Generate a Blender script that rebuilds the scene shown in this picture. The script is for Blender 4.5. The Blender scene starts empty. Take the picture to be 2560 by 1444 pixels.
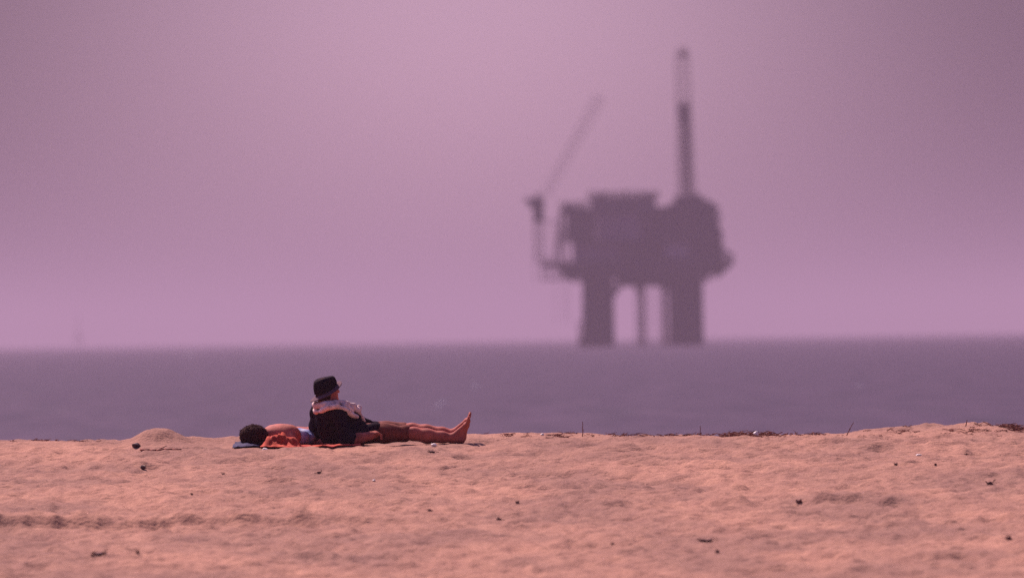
import bpy, bmesh, math, random
import numpy as np
from mathutils import Vector, Matrix

random.seed(7)
SC = bpy.context.scene
COL = SC.collection
R = math.radians

# ------------------------------------------------------------------ camera
FPX = 28444.0                      # focal length in pixels of a 2560 wide frame (400 mm lens)
HOR = 847.0                        # horizon row at the middle of the frame
ROLL = R(0.85)
pitch = math.atan((HOR - 722.0) / FPX)
fwd = Vector((0, math.cos(pitch), math.sin(pitch)))
up0 = Vector((0, -math.sin(pitch), math.cos(pitch)))
X = Vector((1, 0, 0))
right = X * math.cos(ROLL) - up0 * math.sin(ROLL)
up = X * math.sin(ROLL) + up0 * math.cos(ROLL)
cam_d = bpy.data.cameras.new('camera')
cam_d.lens = 400.0
cam_d.sensor_width = 36.0
cam_d.clip_start = 0.5
cam_d.clip_end = 90000.0
cam_d.dof.use_dof = True
cam_d.dof.focus_distance = 99.7
cam_d.dof.aperture_fstop = 3.7
cam_d.dof.aperture_blades = 0
cam = bpy.data.objects.new('camera', cam_d)
m = Matrix((right, up, -fwd)).transposed().to_4x4()
cam.matrix_world = m
COL.objects.link(cam)
SC.camera = cam

# ------------------------------------------------------------------ exposure
SC.view_settings.view_transform = 'Standard'
SC.view_settings.look = 'None'
SC.view_settings.gamma = 1.0
SC.view_settings.exposure = 0.50
SC.render.film_transparent = False
SC.cycles.volume_bounces = 2
SC.cycles.use_denoising = False
SC.cycles.max_bounces = 8

# ------------------------------------------------------------------ sun and sky
SUN_EL = 47.0
SUN_AZ = -28.0                     # degrees from +Y towards +X
sd = Vector((math.sin(R(SUN_AZ)) * math.cos(R(SUN_EL)), math.cos(R(SUN_AZ)) * math.cos(R(SUN_EL)), math.sin(R(SUN_EL))))
sun_d = bpy.data.lights.new('sun', 'SUN')
sun_d.energy = 4.6
sun_d.angle = R(0.6)
sun_d.color = (1.0, 0.72, 0.68)
sun = bpy.data.objects.new('sun', sun_d)
sun.rotation_euler = sd.to_track_quat('Z', 'Y').to_euler()
sun.location = sd * 50
COL.objects.link(sun)

world = bpy.data.worlds.new('World')
SC.world = world
world.use_nodes = True
wn = world.node_tree.nodes
wl = world.node_tree.links
wn.clear()
sky = wn.new('ShaderNodeTexSky')
sky.sky_type = 'NISHITA'
sky.sun_disc = False
sky.sun_elevation = R(SUN_EL)
sky.sun_rotation = R(SUN_AZ)
sky.altitude = 0
sky.air_density = 1.0
sky.dust_density = 5.0
sky.ozone_density = 1.0
tint = wn.new('ShaderNodeMix'); tint.data_type = 'RGBA'; tint.blend_type = 'MULTIPLY'
tint.inputs['Factor'].default_value = 1.0
tint.inputs[7].default_value = (1.88, 1.48, 2.95, 1)
wl.new(sky.outputs[0], tint.inputs[6])
# lens vignette painted into the sky: bright behind the platform, darker outwards
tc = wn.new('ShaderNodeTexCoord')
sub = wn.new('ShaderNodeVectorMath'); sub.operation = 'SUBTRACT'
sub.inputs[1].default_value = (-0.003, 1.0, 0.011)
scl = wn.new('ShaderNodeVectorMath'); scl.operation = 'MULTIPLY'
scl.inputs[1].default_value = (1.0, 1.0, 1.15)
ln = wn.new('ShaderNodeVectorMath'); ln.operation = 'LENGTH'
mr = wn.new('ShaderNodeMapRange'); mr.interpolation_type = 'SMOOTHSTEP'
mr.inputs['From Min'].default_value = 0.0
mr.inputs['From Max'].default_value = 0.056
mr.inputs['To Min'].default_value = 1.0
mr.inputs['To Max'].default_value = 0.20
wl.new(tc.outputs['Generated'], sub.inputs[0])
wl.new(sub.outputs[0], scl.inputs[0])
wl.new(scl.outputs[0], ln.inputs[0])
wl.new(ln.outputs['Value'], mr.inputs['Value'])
vignette = wn.new('ShaderNodeMix'); vignette.data_type = 'RGBA'; vignette.blend_type = 'MULTIPLY'
vignette.inputs['Factor'].default_value = 1.0
wl.new(tint.outputs[2], vignette.inputs[6])
wl.new(mr.outputs[0], vignette.inputs[7])
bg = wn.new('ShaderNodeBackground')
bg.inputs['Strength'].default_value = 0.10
wl.new(vignette.outputs[2], bg.inputs['Color'])
wo = wn.new('ShaderNodeOutputWorld')
wl.new(bg.outputs[0], wo.inputs['Surface'])


# ------------------------------------------------------------------ helpers
def W(px, py, Y):
    """the point at depth Y seen at pixel px, py of the 2560 x 1444 frame"""
    d = fwd * FPX + right * (px - 1280.0) + up * (722.0 - py)
    return d * (Y / d.y)


def material(name, col, rough=0.8, var=0.0, vscale=20.0, bump=0.0, bscale=60.0, metal=0.0, col2=None, spec=0.3, stretch=(1, 1, 1)):
    mt = bpy.data.materials.new(name)
    mt.use_nodes = True
    n = mt.node_tree.nodes; l = mt.node_tree.links
    b = n['Principled BSDF']
    b.inputs['Base Color'].default_value = (*col, 1)
    b.inputs['Roughness'].default_value = rough
    b.inputs['Metallic'].default_value = metal
    b.inputs['Specular IOR Level'].default_value = spec
    t = n.new('ShaderNodeTexCoord')
    mp = n.new('ShaderNodeMapping')
    mp.inputs['Scale'].default_value = stretch
    l.new(t.outputs['Object'], mp.inputs['Vector'])
    if var > 0 or col2:
        nz = n.new('ShaderNodeTexNoise'); nz.inputs['Scale'].default_value = vscale; nz.inputs['Detail'].default_value = 5
        l.new(mp.outputs[0], nz.inputs['Vector'])
        rp = n.new('ShaderNodeValToRGB')
        rp.color_ramp.elements[0].position = 0.35; rp.color_ramp.elements[1].position = 0.68
        c2 = col2 or tuple(min(1, c * (1 + var)) for c in col)
        c1 = col if col2 else tuple(c * (1 - var) for c in col)
        rp.color_ramp.elements[0].color = (*c1, 1); rp.color_ramp.elements[1].color = (*c2, 1)
        l.new(nz.outputs['Fac'], rp.inputs['Fac'])
        l.new(rp.outputs['Color'], b.inputs['Base Color'])
    if bump > 0:
        nb = n.new('ShaderNodeTexNoise'); nb.inputs['Scale'].default_value = bscale; nb.inputs['Detail'].default_value = 4
        l.new(mp.outputs[0], nb.inputs['Vector'])
        bp = n.new('ShaderNodeBump'); bp.inputs['Strength'].default_value = 0.6; bp.inputs['Distance'].default_value = bump
        l.new(nb.outputs['Fac'], bp.inputs['Height'])
        l.new(bp.outputs['Normal'], b.inputs['Normal'])
    return mt


def link(name, me, mt=None, parent=None, smooth=False):
    o = bpy.data.objects.new(name, me)
    COL.objects.link(o)
    if mt: me.materials.append(mt)
    if parent: o.parent = parent
    if smooth:
        me.polygons.foreach_set('use_smooth', [True] * len(me.polygons))
    return o


def raw(name, verts, faces, mt=None, parent=None, smooth=False):
    me = bpy.data.meshes.new(name)
    me.from_pydata([tuple(v) for v in verts], [], faces)
    me.update()
    return link(name, me, mt, parent, smooth)


def tag(o, label=None, cat=None, group=None, kind=None):
    if label: o['label'] = label
    if cat: o['category'] = cat
    if group: o['group'] = group
    if kind: o['kind'] = kind
    return o


def empty(name, loc=(0, 0, 0)):
    o = bpy.data.objects.new(name, None)
    o.location = loc
    o.empty_display_size = 0.2
    COL.objects.link(o)
    return o


class MB:
    """collects boxes, tubes and lattices into one mesh"""
    def __init__(s): s.v = []; s.f = []
    def box(s, x0, x1, y0, y1, z0, z1):
        k = len(s.v)
        s.v += [(x, y, z) for z in (z0, z1) for y in (y0, y1) for x in (x0, x1)]
        s.f += [tuple(k + i for i in q) for q in ((0, 2, 3, 1), (4, 5, 7, 6), (0, 1, 5, 4), (2, 6, 7, 3), (0, 4, 6, 2), (1, 3, 7, 5))]
        return s
    def tube(s, a, b, r0, r1=None, n=8, cap=True):
        r1 = r0 if r1 is None else r1
        a = Vector(a); b = Vector(b); d = (b - a)
        if d.length < 1e-6: return s
        d.normalize()
        u = d.orthogonal().normalized(); w = d.cross(u)
        k = len(s.v)
        for c, r in ((a, r0), (b, r1)):
            for i in range(n):
                t = 2 * math.pi * i / n
                s.v.append(tuple(c + (u * math.cos(t) + w * math.sin(t)) * r))
        for i in range(n):
            j = (i + 1) % n
            s.f.append((k + i, k + j, k + n + j, k + n + i))
        if cap:
            s.f.append(tuple(k + i for i in reversed(range(n)))); s.f.append(tuple(k + n + i for i in range(n)))
        return s
    def lattice(s, a, b, w0, w1, n, rc, rb):
        """square lattice column from a to b: chords and braces"""
        a = Vector(a); b = Vector(b); d = (b - a).normalized()
        u = Vector((0, 1, 0)); v = d.cross(u).normalized(); u = v.cross(d).normalized()
        def pt(t, i):
            wdt = (w0 + (w1 - w0) * t) / 2
            sx, sy = ((-1, -1), (1, -1), (1, 1), (-1, 1))[i]
            return a.lerp(b, t) + v * sx * wdt + u * sy * wdt
        for i in range(4):
            s.tube(pt(0, i), pt(1, i), rc, rc, 6)
        for k in range(n):
            t0, t1 = k / n, (k + 1) / n
            for i in range(4):
                j = (i + 1) % 4
                s.tube(pt(t1, i), pt(t1, j), rb, rb, 5)
                if k % 2: s.tube(pt(t0, i), pt(t1, j), rb, rb, 5)
                else: s.tube(pt(t0, j), pt(t1, i), rb, rb, 5)
        return s
    def rail(s, x0, x1, y0, y1, z, h=1.1, step=2.0, r=0.05):
        for k in (0.5, 1.0):
            for (p, q) in (((x0, y0), (x1, y0)), ((x1, y0), (x1, y1)), ((x1, y1), (x0, y1)), ((x0, y1), (x0, y0))):
                s.tube((*p, z + h * k), (*q, z + h * k), r, r, 4)
        n = max(1, int((x1 - x0) / step))
        for i in range(n + 1):
            xx = x0 + (x1 - x0) * i / n
            for yy in (y0, y1): s.tube((xx, yy, z), (xx, yy, z + h), r, r, 4)
        n = max(1, int((y1 - y0) / step))
        for i in range(n + 1):
            yy = y0 + (y1 - y0) * i / n
            for xx in (x0, x1): s.tube((xx, yy, z), (xx, yy, z + h), r, r, 4)
        return s
    def build(s, name, mt, parent=None, smooth=False):
        return raw(name, s.v, s.f, mt, parent, smooth)


# value noise on arrays
def _hash(ix, iy, seed):
    n = (ix.astype(np.int64) * 374761393 + iy.astype(np.int64) * 668265263 + seed * 1442695041) & 0xFFFFFFFF
    n = ((n ^ (n >> 13)) * 1274126177) & 0xFFFFFFFF
    n = n ^ (n >> 16)
    return (n & 0xFFFFFF) / float(0xFFFFFF)


def vnoise(x, y, seed=0):
    x = np.asarray(x, float); y = np.asarray(y, float)
    ix = np.floor(x); iy = np.floor(y)
    fx = x - ix; fy = y - iy
    fx = fx * fx * fx * (fx * (fx * 6 - 15) + 10); fy = fy * fy * fy * (fy * (fy * 6 - 15) + 10)
    a = _hash(ix, iy, seed); b = _hash(ix + 1, iy, seed)
    c = _hash(ix, iy + 1, seed); d = _hash(ix + 1, iy + 1, seed)
    return (a + (b - a) * fx) * (1 - fy) + (c + (d - c) * fx) * fy - 0.5


def vnoise3(x, y, z, seed=0):
    return (vnoise(x + 0.37 * z, y - 0.21 * z, seed) + vnoise(y + 0.31 * x + 5.1, z + 0.17 * x, seed + 1) + vnoise(z + 0.27 * y, x + 0.4 * y + 9.3, seed + 2)) / 1.5


# ------------------------------------------------------------------ sand terrain
_by = [-600, -60, 0, 40, 60, 76, 84, 92, 97, 100, 102, 104, 107, 113, 122, 140, 400]
_bz = [-1.2, -1.62, -1.68, -1.70, -1.68, -1.60, -1.372, -1.143, -0.999, -0.914, -0.876, -0.90, -1.10, -1.60, -2.15, -3.0, -9.0]
_cpx = [-800, 0, 150, 300, 450, 520, 600, 760, 1000, 1180, 1330, 1450, 1600, 1800, 1950, 2100, 2180, 2280, 2380, 2450, 2510, 2560, 3200]
_cpy = [1112, 1106, 1102, 1102, 1094, 1092, 1096, 1096, 1092, 1083, 1081, 1083, 1086, 1086, 1082, 1080, 1068, 1063, 1060, 1056, 1062, 1070, 1082]
_cx = []; _cz = []
for _a, _b in zip(_cpx, _cpy):
    _p = W(_a, _b, 102.0); _cx.append(_p.x); _cz.append(_p.z + 0.876)
_yy = np.linspace(-600, 400, 4001)
_zz = np.interp(_yy, _by, _bz)
_k = np.ones(9) / 9
_zz[8:-8] = np.convolve(_zz, _k, 'same')[8:-8]


def ground(x, y):
    x = np.asarray(x, float); y = np.asarray(y, float)
    z = np.interp(y, _yy, _zz)
    near = np.clip((115 - y) / 8, 0, 1)
    # crest shaped after the skyline
    z = z + np.interp(x, _cx, _cz) * np.exp(-((y - 102.3) / 2.0) ** 2)
    # long swells and trampled lumps
    flat = np.exp(-((x + 1.25) / 1.1) ** 2 - ((y - 99.95) / 0.75) ** 2)
    amp = (1 - 0.8 * flat) * near
    sl = np.exp(-((y - 102.0) / 1.2) ** 2)
    z = z + amp * (1 - 0.6 * sl) * (0.050 * vnoise(x / 2.3 + 3.1, y / 2.9, 1) + 0.034 * vnoise(x / 0.8 + 0.3 * y, y / 1.15, 2)
                   + 0.050 * (0.25 - np.abs(vnoise(x / 0.42 - 0.35 * y, y / 0.55, 3))) + 0.036 * vnoise(x / 0.26 + 0.5 * y, y / 0.33, 13)
                   + 0.030 * vnoise(x / 0.12 + 0.4 * y, y / 0.16, 4) + 0.022 * vnoise(x / 0.06 - 0.7 * y, y / 0.11, 5))
    # footprints: scattered dimples
    c = vnoise(x / 0.22 + 11, y / 0.42 + 4, 6)
    z = z - amp * 0.055 * np.clip(c - 0.16, 0, 1) * 2.2
    # heap of sand left of the lying person
    xm = W(385, 1090, 100.6).x
    dx = x - xm
    sx = np.where(dx < 0, 0.205, 0.250)
    z = z + 0.134 * np.exp(-np.abs(dx / sx) ** 2.6 - ((y - 101.0) / 0.75) ** 2)
    # dug hollow at the foot of the heap
    hx = W(338, 1117, 99.3).x
    z = z - 0.030 * np.exp(-((x - hx) / 0.07) ** 2 - ((y - 99.2) / 0.25) ** 2)
    # long wheel rut across the left foreground, a fainter one at the right
    wob = 0.22 * vnoise(x / 1.3, 0 * x, 8) + 0.08 * vnoise(x / 0.3, 0 * x, 9) + 0.03 * vnoise(x / 0.08, 0 * x, 16)
    a = np.clip((-0.6 - x) / 1.6, 0, 1)
    d = y - (84.6 + wob + 0.10 * (x + 3))
    prof = np.where(d < 0, np.exp(-(d / 0.13) ** 2), np.exp(-(d / 0.9) ** 2))
    z = z + (0.115 * a * np.clip(0.95 + 0.5 * vnoise(x / 0.6, 0 * x, 12) + 0.3 * vnoise(x / 0.09, y / 0.2, 15), 0.05, 1.2)) * prof
    a2 = np.exp(-((x - 2.1) / 1.5) ** 2)
    d = y - (86.6 + wob - 0.1 * (x - 2))
    prof = np.where(d < 0, np.exp(-(d / 0.15) ** 2), np.exp(-(d / 0.9) ** 2))
    z = z + 0.085 * a2 * np.clip(0.5 + 1.6 * vnoise(x / 0.4, 0 * x, 14), 0, 1) * prof
    return z


def gz(x, y): return float(ground(np.array([x]), np.array([y]))[0])


def on_ground(px, py, y0=72.0, y1=101.5):
    """the point of the sand seen at a pixel"""
    ys = np.linspace(y0, y1, 900)
    d = W(px, py, 1.0)
    g = ground(d.x * ys, ys)
    below = np.where(g > d.z * ys)[0]
    y = ys[below[0]] if len(below) else 101.5
    return Vector((d.x * y, y, gz(d.x * y, y)))


def sheet(xs, ys, zf):
    xx, yy = np.meshgrid(xs, ys)
    zz = zf(xx, yy)
    v = np.stack([xx, yy, zz], -1).reshape(-1, 3)
    nx, ny = len(xs), len(ys)
    i = np.arange(nx - 1)[None, :] + nx * np.arange(ny - 1)[:, None]
    f = np.stack([i, i + 1, i + nx + 1, i + nx], -1).reshape(-1, 4)
    me = bpy.data.meshes.new('sheet')
    me.vertices.add(len(v)); me.vertices.foreach_set('co', v.ravel())
    me.loops.add(f.size); me.loops.foreach_set('vertex_index', f.ravel().astype(np.int32))
    me.polygons.add(len(f)); me.polygons.foreach_set('loop_start', np.arange(0, f.size, 4, dtype=np.int32))
    me.polygons.foreach_set('loop_total', np.full(len(f), 4, dtype=np.int32))
    me.update(calc_edges=True); me.validate()
    return me


def sand_material():
    mt = bpy.data.materials.new('dry_sand')
    mt.use_nodes = True
    n = mt.node_tree.nodes; l = mt.node_tree.links
    b = n['Principled BSDF']
    b.inputs['Roughness'].default_value = 0.95
    b.inputs['Specular IOR Level'].default_value = 0.1
    t = n.new('ShaderNodeTexCoord')
    def noise(scale, detail=4, st=(1, 1, 1)):
        mp = n.new('ShaderNodeMapping'); mp.inputs['Scale'].default_value = st
        l.new(t.outputs['Object'], mp.inputs['Vector'])
        z = n.new('ShaderNodeTexNoise'); z.inputs['Scale'].default_value = scale; z.inputs['Detail'].default_value = detail
        l.new(mp.outputs[0], z.inputs['Vector'])
        return z
    big = noise(0.9, 3, (1, 0.35, 1))
    r1 = n.new('ShaderNodeValToRGB')
    r1.color_ramp.elements[0].position = 0.38; r1.color_ramp.elements[1].position = 0.64
    r1.color_ramp.elements[0].color = (0.32, 0.192, 0.140, 1)
    r1.color_ramp.elements[1].color = (0.46, 0.268, 0.182, 1)
    l.new(big.outputs['Fac'], r1.inputs['Fac'])
    med = noise(6.0, 6, (1, 0.45, 1))
    r2 = n.new('ShaderNodeValToRGB')
    r2.color_ramp.elements[0].position = 0.3; r2.color_ramp.elements[1].position = 0.7
    r2.color_ramp.elements[0].color = (0.82, 0.79, 0.82, 1)
    r2.color_ramp.elements[1].color = (1.12, 1.12, 1.10, 1)
    l.new(med.outputs['Fac'], r2.inputs['Fac'])
    mx = n.new('ShaderNodeMix'); mx.data_type = 'RGBA'; mx.blend_type = 'MULTIPLY'; mx.inputs['Factor'].default_value = 1
    l.new(r1.outputs[0], mx.inputs[6]); l.new(r2.outputs[0], mx.inputs[7])
    gr = noise(90.0, 3)
    r3 = n.new('ShaderNodeValToRGB')
    r3.color_ramp.elements[0].position = 0.28; r3.color_ramp.elements[1].position = 0.75
    r3.color_ramp.elements[0].color = (0.62, 0.56, 0.58, 1)
    r3.color_ramp.elements[1].color = (1.18, 1.18, 1.18, 1)
    l.new(gr.outputs['Fac'], r3.inputs['Fac'])
    mx2 = n.new('ShaderNodeMix'); mx2.data_type = 'RGBA'; mx2.blend_type = 'MULTIPLY'; mx2.inputs['Factor'].default_value = 1
    l.new(mx.outputs[2], mx2.inputs[6]); l.new(r3.outputs[0], mx2.inputs[7])
    l.new(mx2.outputs[2], b.inputs['Base Color'])
    nb = noise(22.0, 8)
    bp = n.new('ShaderNodeBump'); bp.inputs['Strength'].default_value = 0.8; bp.inputs['Distance'].default_value = 0.026
    l.new(nb.outputs['Fac'], bp.inputs['Height']); l.new(bp.outputs['Normal'], b.inputs['Normal'])
    return mt


def grade(lo, hi, a, b, step, grow=1.25):
    mid = list(np.arange(a, b + 1e-6, step))
    s = step; x = b; hiL = []
    while x < hi:
        s *= grow; x += s; hiL.append(x)
    s = step; x = a; loL = []
    while x > lo:
        s *= grow; x -= s; loL.append(x)
    return np.array(list(reversed(loL)) + mid + hiL)


xs = grade(-2500, 2500, -6.2, 6.2, 0.022)
ys = grade(-500, 180, 74.0, 103.6, 0.055)
sand = link('beach', sheet(xs, ys, ground), sand_material(), None, True)
sand.data.name = 'beach'
tag(sand, 'trampled dry pinkish sand of the beach in the foreground', None, None, 'structure')

# ------------------------------------------------------------------ sea
SEA = -2.0


def sea_material():
    mt = bpy.data.materials.new('sea_water')
    mt.use_nodes = True
    n = mt.node_tree.nodes; l = mt.node_tree.links
    b = n['Principled BSDF']
    b.inputs['Base Color'].default_value = (0.05, 0.052, 0.085, 1)
    b.inputs['Roughness'].default_value = 0.42
    b.inputs['IOR'].default_value = 1.33
    b.inputs['Specular IOR Level'].default_value = 0.10
    t = n.new('ShaderNodeTexCoord')
    h = None
    for sc, st, dist in ((0.035, (1, 0.55, 1), 0.5), (0.3, (1, 0.3, 1), 0.5)):
        mp = n.new('ShaderNodeMapping'); mp.inputs['Scale'].default_value = st
        l.new(t.outputs['Object'], mp.inputs['Vector'])
        z = n.new('ShaderNodeTexNoise'); z.inputs['Scale'].default_value = sc; z.inputs['Detail'].default_value = 4
        l.new(mp.outputs[0], z.inputs['Vector'])
        bp = n.new('ShaderNodeBump'); bp.inputs['Strength'].default_value = 1.0; bp.inputs['Distance'].default_value = dist
        l.new(z.outputs['Fac'], bp.inputs['Height'])
        if h: l.new(h.outputs['Normal'], bp.inputs['Normal'])
        h = bp
    l.new(h.outputs['Normal'], b.inputs['Normal'])
    mp = n.new('ShaderNodeMapping'); mp.inputs['Scale'].default_value = (0.6, 0.09, 1)
    l.new(t.outputs['Object'], mp.inputs['Vector'])
    z = n.new('ShaderNodeTexNoise'); z.inputs['Scale'].default_value = 1.0; z.inputs['Detail'].default_value = 4
    l.new(mp.outputs[0], z.inputs['Vector'])
    rp = n.new('ShaderNodeValToRGB')
    rp.color_ramp.elements[0].position = 0.35; rp.color_ramp.elements[1].position = 0.7
    rp.color_ramp.elements[0].color = (0.034, 0.018, 0.028, 1); rp.color_ramp.elements[1].color = (0.068, 0.038, 0.060, 1)
    l.new(z.outputs['Fac'], rp.inputs['Fac']); l.new(rp.outputs['Color'], b.inputs['Base Color'])
    return mt


EXT = 40000.0
sea = raw('sea', [(-EXT, 30, SEA), (EXT, 30, SEA), (EXT, EXT, SEA), (-EXT, EXT, SEA)], [(0, 1, 2, 3)], sea_material())
tag(sea, 'calm grey violet sea reaching to the hazy horizon', None, None, 'structure')

# ------------------------------------------------------------------ implicit surfaces for bodies and clothes


class SDF:
    def __init__(s, k=0.02):
        s.p = []; s.k = k
    def cap(s, a, b, ra, rb, k=None):
        s.p.append(('c', Vector(a), Vector(b), ra, rb, s.k if k is None else k)); return s
    def chain(s, pts, rs, k=None):
        for i in range(len(pts) - 1): s.cap(pts[i], pts[i + 1], rs[i], rs[i + 1], k)
        return s
    def ell(s, c, r, ax=None, k=None):
        """ellipsoid; ax = rows of its own axes"""
        s.p.append(('e', Vector(c), Vector(r), ax or (Vector((1, 0, 0)), Vector((0, 1, 0)), Vector((0, 0, 1))), s.k if k is None else k)); return s
    def build(s, name, mt, parent, res=0.008, noise=None, floor=None):
        lo = np.array([1e9] * 3); hi = -lo
        for p in s.p:
            for c, r in (((p[1], p[3]), (p[2], p[4])) if p[0] == 'c' else ((p[1], max(p[2])),)):
                lo = np.minimum(lo, np.array(c) - r); hi = np.maximum(hi, np.array(c) + r)
        pad = 0.03
        lo -= pad; hi += pad
        n = np.ceil((hi - lo) / res).astype(int) + 1
        ax = [lo[i] + res * np.arange(n[i]) for i in range(3)]
        F = np.full(tuple(n), 0.25, dtype=np.float32)
        for p in s.p:
            k = p[-1]
            if p[0] == 'c':
                b0 = np.minimum(np.array(p[1]) - p[3], np.array(p[2]) - p[4]); b1 = np.maximum(np.array(p[1]) + p[3], np.array(p[2]) + p[4])
            else:
                b0 = np.array(p[1]) - max(p[2]); b1 = np.array(p[1]) + max(p[2])
            m = 0.05 + k
            i0 = np.maximum(0, np.floor((b0 - m - lo) / res).astype(int)); i1 = np.minimum(n, np.ceil((b1 + m - lo) / res).astype(int) + 1)
            gx = ax[0][i0[0]:i1[0]][:, None, None]; gy = ax[1][i0[1]:i1[1]][None, :, None]; gzz = ax[2][i0[2]:i1[2]][None, None, :]
            if p[0] == 'c':
                a, b, ra, rb = p[1:5]; d = b - a; L2 = max(d.length_squared, 1e-9)
                t = np.clip(((gx - a.x) * d.x + (gy - a.y) * d.y + (gzz - a.z) * d.z) / L2, 0, 1)
                dd = np.sqrt((gx - a.x - t * d.x) ** 2 + (gy - a.y - t * d.y) ** 2 + (gzz - a.z - t * d.z) ** 2) - (ra + (rb - ra) * t)
            else:
                c, r, A = p[1:4]
                q = [((gx - c.x) * A[i].x + (gy - c.y) * A[i].y + (gzz - c.z) * A[i].z) for i in range(3)]
                k0 = np.sqrt(sum((q[i] / r[i]) ** 2 for i in range(3)))
                k1 = np.sqrt(sum((q[i] / r[i] ** 2) ** 2 for i in range(3))) + 1e-9
                dd = k0 * (k0 - 1) / k1
            S = F[i0[0]:i1[0], i0[1]:i1[1], i0[2]:i1[2]]
            if k > 0:
                h = np.maximum(k - np.abs(S - dd), 0) / k
                F[i0[0]:i1[0], i0[1]:i1[1], i0[2]:i1[2]] = np.minimum(S, dd) - h * h * k * 0.25
            else:
                F[i0[0]:i1[0], i0[1]:i1[1], i0[2]:i1[2]] = np.minimum(S, dd)
        if noise:
            gx, gy, gzz = np.meshgrid(*ax, indexing='ij')
            F = F + noise(gx, gy, gzz)
        F[0] = F[-1] = 1; F[:, 0] = F[:, -1] = 1; F[:, :, 0] = F[:, :, -1] = 1
        v, f = nets(F, lo, res)
        return raw(name, v, f, mt, parent, True)


def nets(F, lo, res):
    """surface nets"""
    s = F < 0
    c = s[:-1, :-1, :-1].astype(np.int8)
    cnt = np.zeros(c.shape, np.int8)
    corners = [(i, j, k) for i in (0, 1) for j in (0, 1) for k in (0, 1)]
    sl = lambda i, j, k: (slice(i, F.shape[0] - 1 + i), slice(j, F.shape[1] - 1 + j), slice(k, F.shape[2] - 1 + k))
    for q in corners: cnt += s[sl(*q)]
    act = (cnt > 0) & (cnt < 8)
    idx = np.full(act.shape, -1, np.int64)
    cells = np.argwhere(act)
    idx[act] = np.arange(len(cells))
    acc = np.zeros((len(cells), 3)); num = np.zeros(len(cells))
    for a in corners:
        for ax in range(3):
            if a[ax]: continue
            b = list(a); b[ax] = 1
            fa = F[cells[:, 0] + a[0], cells[:, 1] + a[1], cells[:, 2] + a[2]]
            fb = F[cells[:, 0] + b[0], cells[:, 1] + b[1], cells[:, 2] + b[2]]
            x = (fa < 0) != (fb < 0)
            t = np.where(x, fa / np.where(x, fa - fb, 1), 0)
            p = np.array(a, float)[None, :].repeat(len(cells), 0)
            p[:, ax] += t
            acc += p * x[:, None]; num += x
    v = lo + (cells + acc / num[:, None]) * res
    faces = []
    for ax in range(3):
        o1, o2 = [(1, 2), (2, 0), (0, 1)][ax]
        A = s; sh = [slice(1, -1)] * 3
        sh[ax] = slice(0, -1); sh2 = list(sh); sh2[ax] = slice(1, None)
        a = s[tuple(sh)]; b = s[tuple(sh2)]
        e = np.argwhere(a != b)
        fl = a[tuple(e.T)]
        e = e + np.array([0 if i == ax else 1 for i in range(3)])
        def cell(d1, d2):
            q = e.copy(); q[:, o1] -= d1; q[:, o2] -= d2
            return idx[q[:, 0], q[:, 1], q[:, 2]]
        quad = np.stack([cell(1, 1), cell(0, 1), cell(0, 0), cell(1, 0)], -1)
        quad[~fl] = quad[~fl][:, ::-1]
        faces.append(quad)
    f = np.concatenate(faces)
    f = f[(f >= 0).all(1)]
    return v.tolist(), [tuple(q) for q in f.tolist()]


def folds(amp, sc, seed=20, st=(1, 1, 1)):
    return lambda x, y, z: (amp * (1 - 2 * np.abs(vnoise3(x * sc * st[0], y * sc * st[1], z * sc * st[2], seed)) * 2) * 0.5).astype(np.float32)


# materials of the figures
M_skin = material('tanned_skin', (0.45, 0.132, 0.092), 0.75, 0.22, 14, 0.003, 60, spec=0.15)
M_skin2 = material('lighter_skin', (0.46, 0.155, 0.112), 0.75, 0.2, 14, 0.003, 60, spec=0.12)  # slightly lighter skin tone of the lying person
M_jacket = material('dark_navy_cloth', (0.016, 0.007, 0.016), 0.95, 0.35, 18, 0.006, 45, spec=0.08)
M_shorts = material('brown_cotton', (0.20, 0.050, 0.032), 0.9, 0.2, 30, 0.004, 60)
M_felt = material('dark_felt', (0.013, 0.007, 0.015), 0.95, 0.3, 30, 0.003, 80, spec=0.08)
M_brim = material('faded_felt', (0.13, 0.07, 0.09), 0.95, 0.25, 40, 0.003, 80)
M_towel = material('pale_terry_cloth', (0.84, 0.66, 0.60), 0.95, 0.22, 22, 0.006, 120)
M_hair = material('dark_hair', (0.042, 0.012, 0.010), 0.9, 0.5, 60, 0.01, 90, spec=0.1)
M_blue = material('light_blue_cloth', (0.16, 0.22, 0.52), 0.85, 0, 14, 0.004, 70, col2=(0.66, 0.74, 0.86))
M_red = material('orange_red_cloth', (0.36, 0.028, 0.018), 0.9, 0, 16, 0.006, 60, col2=(0.66, 0.11, 0.045))
M_navy = material('navy_cloth', (0.04, 0.04, 0.10), 0.9, 0.3, 30, 0.004, 60)
M_eye = material('dark_eye', (0.03, 0.02, 0.02), 0.2)
M_shell = material('white_shell', (0.85, 0.84, 0.78), 0.5, 0.08, 60)

# ------------------------------------------------------------------ person sitting up
A = empty('person', W(880, 1100, 99.95))
A.location.z = gz(A.location.x, A.location.y)
tag(A, 'person reclining upright in dark hat, dark jacket and brown shorts, legs stretched right', 'person')
INV = Matrix.Translation(-A.location)
off = A.location.copy()


class LSDF(SDF):
    """points given in world space, mesh stored relative to its thing"""
    def __init__(s, off, k=0.02): super().__init__(k); s.off = off
    def cap(s, a, b, ra, rb, k=None): return super().cap(Vector(a) - s.off, Vector(b) - s.off, ra, rb, k)
    def ell(s, c, r, ax=None, k=None): return super().ell(Vector(c) - s.off, r, ax, k)


face = Vector((math.cos(R(28)), math.sin(R(28)), 0.10)).normalized()
side = Vector((face.y, -face.x, 0)).normalized()          # towards the person's right, near the camera
hup = side.cross(face).normalized()
hax = (face, side, hup)
HC = W(818, 975, 99.80)
b = LSDF(off, 0.022)
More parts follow.
